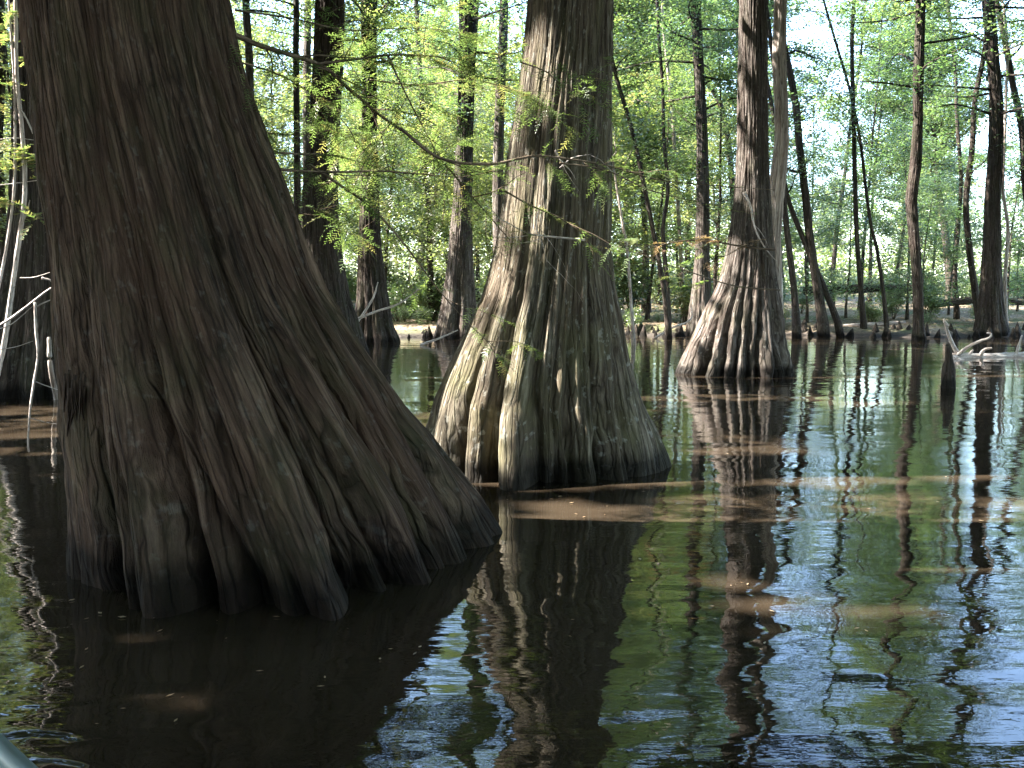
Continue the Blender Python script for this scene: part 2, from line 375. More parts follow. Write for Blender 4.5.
c = mixc(nt, ramp(nt, sp.outputs[2], [(.06, (1,) * 3), (.22, (0,) * 3)]).outputs[0], c, (.03, .022, .016))
p = N(nt, 'ShaderNodeBsdfPrincipled', Roughness=.9); lk.new(c, p.inputs[0])
b = N(nt, 'ShaderNodeBump', Distance=.05); lk.new(n1.outputs[0], b.inputs['Height']); lk.new(b.outputs[0], p.inputs['Normal'])
o = N(nt, 'ShaderNodeOutputMaterial'); lk.new(p.outputs[0], o.inputs[0])
tag(obj('ground', fastmesh('ground', np.stack([X, Y, Z], -1), Q, mg, smooth=True)), 'leaf strewn forest floor and low bank beyond the water', kind='structure')

# ------------------------------------------------------------------ water
mw, nt, nd, lk = newmat('swamp_water')
geo = N(nt, 'ShaderNodeNewGeometry'); v = geo.outputs['Position']
a1 = noise(nt, mapping(nt, v, (.9, 1.5, 1)), 1.0, 2, .45)
a2 = noise(nt, mapping(nt, v, (2.2, 3.6, 1)), 1.3, 2, .5)
a3 = noise(nt, mapping(nt, v, (6, 11, 1)), 1.6, 3, .55)
msk = noise(nt, mapping(nt, v, (.35, .5, 1)), 1.0, 2)
mk = ramp(nt, msk.outputs[0], [(.38, (.25,) * 3), (.62, (1,) * 3)])
cd = N(nt, 'ShaderNodeVectorMath', operation='LENGTH'); lk.new(v, cd.inputs[0])
calm = N(nt, 'ShaderNodeMapRange'); lk.new(cd.outputs['Value'], calm.inputs[0]); calm.inputs[1].default_value = 2.6; calm.inputs[2].default_value = 6.5; calm.inputs[3].default_value = 1.0; calm.inputs[4].default_value = .32
h = math_(nt, 'ADD', math_(nt, 'MULTIPLY', a1.outputs[0], .036), math_(nt, 'MULTIPLY', math_(nt, 'MULTIPLY', a2.outputs[0], .0062), mk.outputs[0]))
h = math_(nt, 'ADD', h, math_(nt, 'MULTIPLY', math_(nt, 'MULTIPLY', a3.outputs[0], .0007), mk.outputs[0]))
# rings spreading from the boat's bow
sx = N(nt, 'ShaderNodeVectorMath', operation='DISTANCE'); lk.new(v, sx.inputs[0]); bp_ = onwater(10, 800); sx.inputs[1].default_value = (bp_[0], bp_[1], 0)
rg = math_(nt, 'SINE', math_(nt, 'ADD', math_(nt, 'MULTIPLY', sx.outputs['Value'], 34), math_(nt, 'MULTIPLY', a2.outputs[0], 9)))
rf = ramp(nt, sx.outputs['Value'], [(.0, (1,) * 3), (.55, (.8,) * 3), (1.0, (0,) * 3)])
h = math_(nt, 'ADD', h, math_(nt, 'MULTIPLY', math_(nt, 'MULTIPLY', rg, rf.outputs[0]), .002))
h = math_(nt, 'MULTIPLY', h, calm.outputs[0]); a4 = noise(nt, mapping(nt, v, (3.5, 14, 1)), 1.5, 2); h = math_(nt, 'ADD', h, math_(nt, 'MULTIPLY', math_(nt, 'MULTIPLY', a4.outputs[0], .0010), mk.outputs[0]))
nm = noise(nt, v, .8, 3)
wc = ramp(nt, nm.outputs[0], [(.35, (.025, .018, .012)), (.65, (.036, .027, .0185))])
p = N(nt, 'ShaderNodeBsdfPrincipled', Roughness=.01, IOR=1.333); p.inputs['Specular IOR Level'].default_value = .5; lk.new(wc.outputs[0], p.inputs[0])
b = N(nt, 'ShaderNodeBump', Strength=1, Distance=1.0); lk.new(h, b.inputs['Height']); lk.new(b.outputs[0], p.inputs['Normal'])
o = N(nt, 'ShaderNodeOutputMaterial'); lk.new(p.outputs[0], o.inputs[0])
V = [(-300, -200, 0), (300, -200, 0), (300, 60, 0), (-300, 60, 0)]
tag(obj('water', fastmesh('water', V, [(0, 1, 2, 3)], mw)), 'murky brown swamp water reflecting the trees', kind='structure')

# ------------------------------------------------------------------ the big cypresses
def ang(c, p): return math.atan2(p[1] - c[1], p[0] - c[0])
BIG = []                                                  # (root, axis, radius) carriers of the overhead canopy
def big_tree(name, label, prof, D, mat, group=None, cat='tree', top=16, **kw):
    me, axis, rad = trunk_mesh('trunk', prof, D, mat, top=top, **kw)
    b0 = axis(0); root = empty(name, (b0[0], b0[1], 0)); tag(root, label, cat, group)
    t = obj('trunk', me, root); t.location = (-b0[0], -b0[1], 0)
    root['_ax'] = 0; del root['_ax']
    BIG.append((root, axis, rad, mat)); return root, axis, rad

c1 = (-1.12, 5.1)
vp = [(84, 606, .9, .05, 1.0), (101, 611, .8, .045, .8), (130, 613, .35, .03, .5), (184, 615, .5, .04, .7), (213, 613, .9, .05, 1.1), (247, 611, 1.0, .055, 1.0), (275, 611, .4, .03, .5), (305, 612, .5, .04, .6), (375, 605, 1.5, .07, 1.5), (395, 600, .5, .03, .7), (412, 592, 1.0, .06, 1.0), (449, 577, 1.3, .06, 1.3), (466, 566, .5, .03, .7), (481, 552, 1.1, .06, 1.0), (495, 540, .6, .03, .8)]
val = [(ang(c1, onwater(x, y)), d, wd, hf) for (x, y, d, wd, hf) in vp] + [(a, 1.0, .12, 1) for a in (.6, 1.0, 1.4, 1.9, 2.4, 2.9, 3.4)]
tips = [(ang(c1, onwater(x, y)), math.hypot(*(onwater(x, y)[:2] - np.array(c1))) / 1.12 * (.86 if x < 80 else .92 if x < 120 else 1.0 if x < 400 else 1.03)) for (x, y) in [(66, 598), (92, 613), (150, 619), (230, 619), (290, 620), (345, 628), (397, 600), (437, 586), (468, 562), (506, 529)]] + [(1.2, 1.0), (2.2, 1.0), (3.2, 1.05)]
T1, ax1, rd1 = big_tree('bald_cypress', 'huge dark brown cypress with fluted flaring base, nearest tree at the left',
    [(-60, 18, 208), (0, 31, 222), (50, 36, 232), (100, 43, 247), (150, 49, 265), (200, 55, 285), (250, 60, 306), (300, 65, 330), (350, 69, 363), (400, 72, 400), (450, 76, 437), (500, 78, 472), (555, 80, 506)], 5.1, M_BARK1,
    nth=620, nz=620, valleys=val, lobe_tip=tips, A=.20, Hf=2.9, rough=.018, seed=1, strips=.006, nsub=40, top=14, bot=-.3)
c2 = (at(547, 480, 7.45)[0], 7.45)
vp = [(446, 470, 1.2, .12, 1.2), (468, 478, 1.0, .10, .9), (497, 487, 1.4, .12, 1.3), (548, 488, 1.5, .13, 1.4), (567, 487, .8, .08, .7), (588, 486, 1.3, .11, 1.0), (610, 481, 1.1, .10, 1.2), (625, 476, .6, .08, .8)]
val = [(ang(c2, onwater(x, y)), d, wd, hf) for (x, y, d, wd, hf) in vp] + [(a, 1.0, .14, 1) for a in (.4, .9, 1.5, 2.1, 2.7)]
tips = [(ang(c2, onwater(x, y)), math.hypot(*(onwater(x, y)[:2] - np.array(c2))) / .9) for (x, y) in [(424, 462), (460, 478), (483, 484), (525, 494), (556, 487), (580, 488), (602, 484), (645, 474), (668, 464)]] + [(1.2, .95), (2.2, .95)]
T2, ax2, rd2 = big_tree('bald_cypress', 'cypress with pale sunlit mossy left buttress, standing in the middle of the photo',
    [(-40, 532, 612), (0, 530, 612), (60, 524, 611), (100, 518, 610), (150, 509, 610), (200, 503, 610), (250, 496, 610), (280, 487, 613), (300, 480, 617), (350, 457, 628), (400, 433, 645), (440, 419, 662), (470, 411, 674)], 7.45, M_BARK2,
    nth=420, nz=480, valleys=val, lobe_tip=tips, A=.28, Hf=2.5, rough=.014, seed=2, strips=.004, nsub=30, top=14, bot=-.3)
c3 = at(738, 365, 16.5)
val3 = [(a, 1.2, .11, h) for a, h in ((-2.9, 1.2), (-2.55, 1), (-2.2, 1.4), (-1.9, 1.5), (-1.6, .9), (-1.35, 1.2), (-1.0, .8), (-.75, 1.2), (-.35, 1), (0, 1), (.6, 1), (1.2, 1), (1.9, 1), (2.5, 1))]
T3, ax3, rd3 = big_tree('bald_cypress', 'grey cypress with narrow ribbed base standing alone in open water right of centre',
    [(-40, 741, 766), (0, 741, 766), (100, 739, 766), (150, 738, 767), (200, 735, 769), (256, 727, 774), (285, 719, 777), (310, 705, 783), (340, 692, 790), (360, 683, 797), (372, 677, 801)], 16.5, M_BARK3,
    nth=300, nz=400, valleys=val3, A=.30, Hf=3.2, rough=.02, seed=3, top=19)
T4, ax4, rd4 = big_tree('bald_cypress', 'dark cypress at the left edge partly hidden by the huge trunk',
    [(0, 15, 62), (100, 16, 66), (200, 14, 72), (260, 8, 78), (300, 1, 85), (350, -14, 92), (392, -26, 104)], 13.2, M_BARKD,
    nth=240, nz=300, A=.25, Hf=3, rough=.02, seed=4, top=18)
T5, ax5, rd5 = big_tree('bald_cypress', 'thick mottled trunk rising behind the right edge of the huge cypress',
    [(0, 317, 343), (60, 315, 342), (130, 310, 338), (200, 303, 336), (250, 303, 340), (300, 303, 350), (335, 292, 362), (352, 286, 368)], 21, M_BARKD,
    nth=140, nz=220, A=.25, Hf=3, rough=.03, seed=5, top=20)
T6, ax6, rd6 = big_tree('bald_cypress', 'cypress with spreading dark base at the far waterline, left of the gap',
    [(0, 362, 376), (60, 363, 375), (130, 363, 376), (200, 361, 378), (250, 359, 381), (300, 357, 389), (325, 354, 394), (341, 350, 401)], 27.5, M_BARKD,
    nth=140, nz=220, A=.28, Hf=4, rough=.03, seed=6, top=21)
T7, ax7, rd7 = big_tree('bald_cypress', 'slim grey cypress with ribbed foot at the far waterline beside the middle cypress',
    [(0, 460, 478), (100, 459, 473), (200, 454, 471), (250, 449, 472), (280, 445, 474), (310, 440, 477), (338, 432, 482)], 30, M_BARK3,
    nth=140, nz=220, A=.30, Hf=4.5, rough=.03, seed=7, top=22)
T8, ax8, rd8 = big_tree('bald_cypress', 'crooked pale trunk leaning out from behind the right side of the lone grey cypress',
    [(-40, 777, 788), (0, 775, 786), (60, 773, 785), (100, 775, 787), (140, 776, 788), (160, 773, 787), (200, 768, 783), (240, 766, 780), (300, 763, 782), (362, 758, 786)], 18.6, M_BARKP,
    nth=90, nz=200, A=.15, Hf=2, rough=.015, seed=8, top=17)
T9, ax9, rd9 = big_tree('swamp_tree', 'straight pale grey trunk just left of the lone grey cypress',
    [(-20, 690, 699), (0, 691, 700), (60, 694, 703), (130, 697, 707), (200, 697, 709), (250, 696, 709), (300, 691, 711), (334, 685, 717)], 32, M_BARK3,
    nth=70, nz=160, A=.22, Hf=3, rough=.02, seed=9, top=22)
T10, ax10, rd10 = big_tree('swamp_tree', 'thick dark trunk at the far bank near the right edge',
    [(-20, 982, 992), (0, 983, 993), (60, 988, 998), (100, 991, 1002), (160, 989, 1002), (200, 986, 999), (250, 984, 1000), (290, 981, 1001), (318, 977, 1005), (333, 973, 1010)], 31.5, M_BARKD,
    nth=90, nz=180, A=.22, Hf=3, rough=.03, seed=10, top=22)
T11, ax11, rd11 = big_tree('swamp_tree', 'slightly wavy slim trunk rising from the water left of the white log',
    [(-20, 917, 925), (30, 916, 924), (70, 914, 923), (120, 914, 922), (160, 911, 921), (200, 906, 916), (230, 909, 918), (280, 913, 922), (320, 914, 923), (341, 912, 926)], 28.5, M_BARKD,
    nth=70, nz=180, A=.15, Hf=2, rough=.02, seed=11, top=20)

# ------------------------------------------------------------------ slim stems seen against the far bank, each traced
def stem(label, pts, D, wpx, mat=M_BARKD, name='sapling', up=True, side=3, cat='tree', leafmat=None, seed=0, group=None, D1=None):
    r_ = np.random.default_rng(seed + 500)
    n = len(pts); P = []
    for k, (x, y) in enumerate(pts):
        dd = D if D1 is None else D + (D1 - D) * k / (n - 1); P.append(at(x, y, dd))
    if P[0][2] < P[-1][2]: pass
    if up:                                   # carry on above the frame
        d = P[-1] - P[-2]; d /= np.linalg.norm(d)
        for k in range(5): d = d + r_.normal(size=3) * .08; d[2] = abs(d[2]); d /= np.linalg.norm(d); P.append(P[-1] + d * 1.6)
    P[0] = P[0].copy(); 
    P = smooth_path(P, 6); r = wpx / FPX * D / 2
    t = np.linspace(0, 1, len(P)); rad = r * (1.12 - .55 * t) * (1 + .5 * np.exp(-t * 18)); P[0, 2] -= .25
    base = P[0] * np.array([1, 1, 0]); root = empty(name, base); tag(root, label, cat, group)
    g = Geo(); g.tube(P - base, rad, 10, .03)
    L = []
    for k in range(side):
        u = r_.uniform(.3, .95); p0 = np.array([np.interp(u, t, P[:, i]) for i in range(3)]) - base
        az = r_.uniform(0, 6.28); d = np.array([math.cos(az), math.sin(az) * .6, r_.uniform(.2, 1)]); d /= np.linalg.norm(d)
        bp = [p0]
        for q in range(6): d = d + r_.normal(size=3) * .2; d /= np.linalg.norm(d); bp.append(bp[-1] + d * r_.uniform(.2, .45))
        bp = np.array(bp); g.tube(bp, r * .35 * np.linspace(1, .2, 7), 5)
        for q in range(14): L.append(bp[r_.integers(2, 7)] + r_.normal(size=(30, 3)) * np.array([.3, .3, .15]))
    obj('trunk', g.mesh('trunk', mat), root)
    if L and leafmat:
        L = np.concatenate(L); V, Q, R = leaf_quads(L, .10, rng=r_); obj('crown', fastmesh('crown', V, Q, leafmat, {'rnd': R}), root)
    return root
S = [
 ('slanting dark stem left of the pair rising beside the lone grey cypress', [(841, 330), (823, 285), (805, 243), (790, 205), (784, 180)], 31, 5, M_BARKD),
 ('upright dark stem crossing the slanting one at the far bank', [(824, 332), (817, 285), (810, 240), (806, 200), (800, 150), (795, 100)], 31, 8, M_BARKD),
 ('short dark stem close to the right foot of the lone grey cypress', [(797, 333), (794, 290), (788, 240), (784, 200), (782, 160)], 30, 6, M_BARKD),
 ('thin bent stem at the far bank between the crossing stems and the wavy trunk', [(864, 330), (861, 290), (857, 240), (855, 180), (853, 100), (852, 40)], 32, 4.5, M_BARKD),
 ('thin stem leaning left at the bank just left of the wavy trunk', [(887, 329), (883, 290), (877, 250), (871, 225), (866, 190)], 32, 3.5, M_BARKD),
 ('slender leaning stem left of the thick dark trunk at the right', [(982, 334), (975, 290), (969, 245), (966, 200), (972, 150), (975, 100)], 33, 6, M_BARKD),
 ('thin upright stem on the bank behind the white log', [(957, 318), (955, 270), (958, 230), (961, 180), (957, 120)], 36, 4, M_BARKD),
 ('leaning trunk touching the right edge above the thick dark trunk', [(1042, 330), (1034, 250), (1026, 190), (1022, 130), (1012, 80), (1002, 25)], 33, 7, M_BARKD),
 ('thin vertical stem at the right end of the bank', [(1006, 330), (1005, 280), (1008, 230), (1003, 190)], 33, 3.5, M_BARKP),
 ('long leaning stem right of the middle cypress', [(669, 334), (664, 290), (655, 240), (645, 190), (632, 130), (614, 68), (606, 20)], 29, 4.5, M_BARKD),
 ('paler twin stem close right of the long leaning stem', [(669, 331), (667, 280), (663, 230), (668, 190), (664, 140)], 31, 4, M_BARKD),
 ('whitish thin stem between the leaning stem and the pale grey trunk', [(684, 322), (682, 280), (680, 240), (677, 190), (674, 140), (672, 110)], 35, 4, M_BARKP),
 ('thin diagonal stem high between the middle cypress and the pale grey trunk', [(737, 325), (732, 180), (722, 110), (702, 75), (680, 40), (655, 0)], 37, 5, M_BARKD),
 ('short thin stem standing in the water right of the middle cypress', [(634, 350), (631, 300), (627, 250), (622, 220)], 26, 3, M_BARKP),
 ('thin dark trunk left of the mottled trunk near the huge cypress', [(300, 350), (298, 250), (297, 150), (296, 60), (296, 0)], 25, 6.5, M_BARKD),
 ('light grey trunk touching the thin dark trunk behind the huge cypress', [(309, 350), (308, 250), (307, 150), (307, 60), (308, 0)], 30, 8, M_BARK3),
 ('mottled slim trunk just right of the huge cypress top', [(254, 350), (252, 200), (250, 100), (249, 50), (246, 0)], 26, 8, M_BARK3),
 ('grey trunk just left of the middle cypress top', [(502, 345), (498, 200), (500, 100), (503, 40), (504, 0)], 31, 10, M_BARK3),
 ('thin trunk between the two slim cypresses of the far waterline', [(431, 320), (429, 220), (423, 120), (418, 40), (415, -20)], 36, 5, M_BARKD),
 ('thin tree at the left picture edge behind the white stems', [(4, 345), (3, 250), (-2, 150), (2, 50), (0, 0)], 28, 9, M_BARKD),
]
for i, (lab, pts, D, wp, mt) in enumerate(S):
    stem(lab, pts, D, wp, mt, leafmat=(M_LEAFG if i % 2 else M_LEAFB), side=4, seed=i)

# ------------------------------------------------------------------ overhead canopy: unseen crowns put in for shade, gaps cut where sunlight is wanted
HOLES = []
def hole(p, r): HOLES.append((np.asarray(p, float), r))
for (x, y, r) in [(505, 230, .35), (500, 285, .30), (478, 350, .30), (460, 400, .32), (440, 440, .28), (520, 340, .26), (512, 405, .22), (545, 290, .15), (520, 60, .3), (525, 140, .3), (515, 460, .12), (526, 484, .16), (503, 440, .16), (540, 345, .12), (475, 310, .3), (495, 380, .3), (530, 255, .3), (525, 190, .3), (470, 420, .3)]: hole(at(x, y, 7.1), r * 1.4)
hole(onwater(600, 512), .30); hole(onwater(560, 503), .18)
for (x, y, r) in [(700, 398, .5), (745, 396, .6), (790, 397, .5), (740, 455, .4)]: hole(onwater(x, y), r)
for (x, y, r) in [(740, 40, .7), (738, 110, .6), (738, 160, .5), (722, 280, .7), (705, 330, .6), (732, 320, .4), (690, 360, .5)]: hole(at(x, y, 16.2), r)
hole(onwater(985, 530), .55); hole(onwater(950, 560), .3); hole(onwater(1020, 515), .5)
hole(onwater(30, 432), .5); hole(onwater(20, 410), .5)
hole(at(580, 78, 5.4), .3); hole(at(545, 72, 5.4), .25); hole(at(700, 242, 12), .4)
for y in (-60, 20, 100, 180, 260, 340): hole(at(12, y, 10.2), .8)
for x in (960, 990, 1020): hole(at(x, 350, 21), 1.3)
hole(at(35, 300, 6.2), .4); hole(at(32, 370, 6.2), .35); hole(at(52, 370, 11.9), .3)
for (x, y) in [(400, 40), (300, 60), (350, 130), (450, 120), (260, 30), (450, 60), (380, 180)]: hole(at(x, y, 5.8), .6)
carr = list(BIG[:5]) + [BIG[7]]
OUT = [(-7.5, 2.0, .42), (-12.5, 7.5, .5), (-5.5, -5, .4), (5.5, -5.5, .45), (10.5, 5, .4), (-13, -2, .45), (-9, 14.5, .38), (14, 13, .4), (-17, 14, .42), (-20, 4, .4), (-19, 21, .4), (1, -11, .4), (-13.5, 22, .36)]  # unseen cypresses, added to carry the shading canopy
for k, (x, y, r) in enumerate(OUT):
    zz = np.linspace(0, 1, 6)
    px = lambda X, Z: 512 + FPX * X / y
    nzv, nthv = 120, 80
    th = np.arange(nthv) * 2 * math.pi / nthv; zl = -.3 + 17.3 * np.linspace(0, 1, nzv) ** 1.6
    TH, Zg = np.meshgrid(th, zl); rl = r * (.45 + .55 * np.exp(-Zg / 14) + 1.0 * np.exp(-np.maximum(Zg, 0) / .9))
    fl = np.clip(1 - Zg / 2.5, 0, 1) * .16 * np.abs(np.sin(TH * 5 + k + .5 * np.sin(Zg)))
    R = rl * (1 - fl) * (1 + .05 * perlin(np.cos(TH) * 2, np.sin(TH) * 2 + k, Zg * .6))
    V = np.stack([R * np.cos(TH), R * np.sin(TH), Zg], -1).reshape(-1, 3)
    i, j = np.meshgrid(np.arange(nzv - 1), np.arange(nthv), indexing='ij'); j2 = (j + 1) % nthv
    Q = np.stack([i * nthv + j, i * nthv + j2, (i + 1) * nthv + j2, (i + 1) * nthv + j], -1).reshape(-1, 4)
    root = empty('bald_cypress', (x, y, 0)); tag(root, 'tall unseen cypress added outside the picture so its crown shades the water', 'tree', 'unseen cypresses added for shade around the open water')
    obj('trunk', fastmesh('trunk', V, Q, M_BARKD, {'bk': np.stack([np.cos(TH) * r, np.sin(TH) * r, Zg], -1).reshape(-1, 3)}, True), root)
    carr.append((root, (lambda zq, x=x, y=y: np.array([x, y, zq])), (lambda zq, r=r: r * .6), M_BARKD))
nC = 11500
cc = np.stack([RNG.uniform(-32, 24, nC), RNG.uniform(-20, 26, nC), 8.6 + 8.0 * RNG.beta(1.6, 1.6, nC)], 1)
cr = RNG.uniform(.45, .95, nC)
den = perlin(cc[:, 0] * .22, cc[:, 1] * .22, cc[:, 2] * .3)
keep = (den > -.3) | (cc[:, 0] < 9)
keep &= ~((cc[:, 1] > 17) & (cc[:, 0] > -9) & (den < -.12)) 
keep &= ((cc[:, 2] - CH) / np.maximum(np.hypot(cc[:, 0], cc[:, 1]), .1) > .315) | (cc[:, 1] < 0) | (cc[:, 0] < -11)
def lit(L):                                # drops leaves along chosen sun shafts, to shape the light
    k = np.ones(len(L), bool)
    for h_, (p, r) in enumerate(HOLES):
        d = L - p; tt = d @ SUN; q = d - tt[:, None] * SUN; perp = np.linalg.norm(q, axis=1)
        k &= ~((perp < r * (1 + .5 * perlin(q[:, 0] * 2.2 / max(r, .2) * .3, q[:, 1] * 2.2 / max(r, .2) * .3, q[:, 2] * 2 + h_))) & (tt > 0))
    k |= (RNG.uniform(0, 1, len(L)) < .035)
    return k
cc, cr = cc[keep], cr[keep]
tops = np.array([c[1](11) for c in carr])
own = np.argmin(((cc[:, None, :2] - tops[None, :, :2]) ** 2).sum(-1), 1)
for k, (root, axis, rad, mat) in enumerate(carr):
    sel = np.where(own == k)[0]
    if not len(sel): continue
    b0 = np.array(root.location); C = []; RR = []
    for s in sel:
        m = 46; q = RNG.normal(size=(m, 3)); q /= np.linalg.norm(q, axis=1)[:, None]; q *= (RNG.uniform(0, 1, m) ** .5)[:, None] * np.array([cr[s], cr[s], cr[s] * .45])
        C.append(cc[s] + q); RR.append(np.clip(.4 + RNG.normal() * .12 + RNG.normal(size=m) * .15, 0, 1))
    C = np.concatenate(C); RR = np.concatenate(RR); kk = lit(C); C, RR = C[kk], RR[kk]
    V, Q, R = leaf_quads(C - b0, .33, up=.6, rnd=RR)
    obj('crown', fastmesh('crown', V, Q, M_LEAFG, {'rnd': R}), root)
    g = Geo()
    for s in RNG.permutation(sel)[:14]:
        e = cc[s]; z0 = max(7.5, e[2] - 2.5); a = axis(z0); mid = a + (e - a) * .5 + RNG.normal(size=3) * .35 + np.array([0, 0, .3])
        P = smooth_path([a, mid, e], 6) - b0; g.tube(P, np.linspace(.07, .012, len(P)), 6)
    obj('limb', g.mesh('limb', mat), root)

for q, (root, axis, rad, mat) in enumerate(BIG[4:7] + BIG[8:11]):
    r_ = np.random.default_rng(q + 70); C = []; RR = []; g = Geo(); b0 = np.array(root.location)
    for k in range(46):
        z = r_.uniform(6.6, 19); a = axis(z); az = r_.uniform(0, 6.28); Lb = r_.uniform(.8, 3.4) * (1.15 - z / 40); e = a + np.array([math.cos(az) * Lb, math.sin(az) * Lb, r_.uniform(-.2, .7)])
        P = smooth_path([a, (a + e) / 2 + r_.normal(size=3) * .15, e], 4) - b0; g.tube(P, np.linspace(.045, .01, len(P)), 5)
        sh = r_.normal() * .15
        for c in range(4):
            cp = a + (e - a) * r_.uniform(.4, 1.1) + r_.normal(size=3) * .2; m = int(r_.integers(40, 110)); C.append(cp + r_.normal(size=(m, 3)) * np.array([.34, .34, .13])); RR.append(np.clip(.42 + sh + r_.normal(size=m) * .16, 0, 1))
    C = np.concatenate(C); V, Q, R = leaf_quads(C - b0, .12, rng=r_, rnd=np.concatenate(RR)); obj('crown', fastmesh('crown', V, Q, [M_LEAFG, M_LEAFY, M_LEAFG, M_LEAFB, M_LEAFG, M_LEAFB][q], {'rnd': R}), root); obj('limb', g.mesh('limb', mat), root)

# ------------------------------------------------------------------ far forest: understorey trees and tall trees, copied from a few kinds
protos = []
kinds = [  # H, r0, crown_z0, spread, nb, per, leaf, mat, bark
 (9.5, .07, .16, 2.1, 44, 75, .12, M_LEAFY, M_BARK3), (12.5, .09, .20, 2.4, 48, 70, .12, M_LEAFG, M_BARKD), (7.5, .06, .10, 1.9, 38, 75, .11, M_LEAFB, M_BARK3),
 (15.5, .11, .26, 2.7, 54, 70, .13, M_LEAFG, M_BARKD), (11.0, .08, .22, 2.2, 44, 70, .12, M_LEAFY, M_BARKD), (14.0, .10, .24, 2.5, 50, 70, .12, M_LEAFB, M_BARKD),
 (21, .21, .28, 3.6, 90, 75, .17, M_LEAFG, M_BARKD), (23, .24, .32, 3.9, 90, 75, .17, M_LEAFB, M_BARKD), (20, .18, .28, 3.4, 84, 75, .17, M_LEAFY, M_BARK3)]
klabel = ['young pale yellow green tree in the sunlit stand behind the far bank', 'mid height green tree in the stand behind the far bank', 'low bushy cool green tree behind the far bank',
 'slender green tree with high crown behind the far bank', 'thin yellow green tree with dark stem behind the far bank', 'cool green tree with dark thin stem behind the far bank',
 'tall green forest tree far beyond the bank', 'tall cool green forest tree far beyond the bank', 'tall yellow green forest tree far beyond the bank']
kgroup = ['young yellow green trees behind the bank', 'mid height green trees behind the bank', 'low cool green trees behind the bank', 'slender green trees behind the bank', 'thin yellow green trees behind the bank', 'cool green trees behind the bank', 'tall green trees of the far forest', 'tall cool green trees of the far forest', 'tall yellow green trees of the far forest']
for k, (H, r0, cz, spd, nb, per, ls, lm, bm) in enumerate(kinds):
    g, C, Rn = small_tree(40 + k, H, r0, cz, spd, nb, per, ls)
    root = empty('forest_tree' if H > 15 else 'young_tree', (0, 0, 0)); tag(root, klabel[k], 'tree', kgroup[k])
    obj('trunk', g.mesh('trunk', bm), root)
    V, Q, R = leaf_quads(C, ls, rng=np.random.default_rng(k), rnd=Rn); obj('crown', fastmesh('crown', V, Q, lm, {'rnd': R}), root)
    protos.append(root)
used = set()
def plant(k, x, y, s=1.0, rz=None, z=None):
    root = protos[k] if k not in used else copy_tree(protos[k]); used.add(k)
    root.location = (x, y, float(ground_z(np.array(x), np.array(y))) if z is None else z)
    root.rotation_euler = (0, 0, RNG.uniform(0, 6.28) if rz is None else rz); root.scale = (s, s, s * RNG.uniform(.9, 1.12))
    return root
def pxx(px, d): return (px - 512) / FPX * d
placed = []
def scatter(n, d0, d1, p0, p1, ks, s0, s1, mind=1.6):
    c = 0; tries = 0
    while c < n and tries < n * 30:
        tries += 1
        d = math.sqrt(RNG.uniform(d0 ** 2, d1 ** 2)); x = pxx(RNG.uniform(p0, p1), d)
        if any((x - a) ** 2 + (d - b) ** 2 < mind ** 2 for a, b in placed): continue
        placed.append((x, d)); plant(ks[int(RNG.integers(len(ks)))], x, d, RNG.uniform(s0, s1)); c += 1
# left and middle: dense, pale
scatter(28, 33.5, 44, -60, 720, [0, 4, 2, 1, 0], .7, 1.1)
scatter(34, 44, 62, -60, 720, [0, 1, 4, 3, 5], .9, 1.3, 2.2)
scatter(5, 36, 50, -60, 720, [6, 8, 7], .8, 1.0, 3)
scatter(12, 50, 85, -60, 720, [6, 8, 7], .8, 1.1, 3.2)
scatter(11, 33.5, 44, 720, 1080, [2, 5, 1, 2], .6, .95, 1.9)
scatter(10, 44, 62, 720, 1080, [5, 3, 1, 2], .85, 1.15, 2.4)
scatter(2, 38, 52, 760, 1080, [6, 7, 7], .8, 1.0, 3.5)
scatter(4, 60, 95, 720, 1080, [7, 6, 5], .7, .95, 3.5)
scatter(16, 95, 130, -80, 740, [6, 7, 8], .6, .8, 4)
scatter(10, 95, 130, 740, 1100, [6, 7, 8], .4, .6, 4)
# woods to the left, right and behind, out of the picture: they close the light off
for k in range(64):
    q = k / 64 * 2 * math.pi + RNG.normal() * .04; rr_ = RNG.uniform(24, 40)
    x, y = rr_ * math.cos(q), rr_ * math.sin(q) + 4
    if y > 8 and abs(x / y) < .62: continue
    q_ = plant(6 + k % 3, x, y, RNG.uniform(.75, 1.0) * (.72 if x < -14 and -2 < y < 26 else 1), z=-.1)
    tag(q_, 'tall forest tree of the surrounding woods, outside the picture', None, 'surrounding woods outside the picture')
# left swamp trees standing in water
for (x, y, k, s) in [(-17, 26, 8, .8), (-13.5, 28, 4, 1), (-19.5, 30, 0, 1.1), (-10, 30, 4, .8), (-22, 24, 3, 1), (-15, 20, 0, .8)]: tag(plant(k, x, y, s, z=-.1), 'tree standing in the shallows at the left, half hidden by the huge cypress', None, 'trees in the shallows at the left')

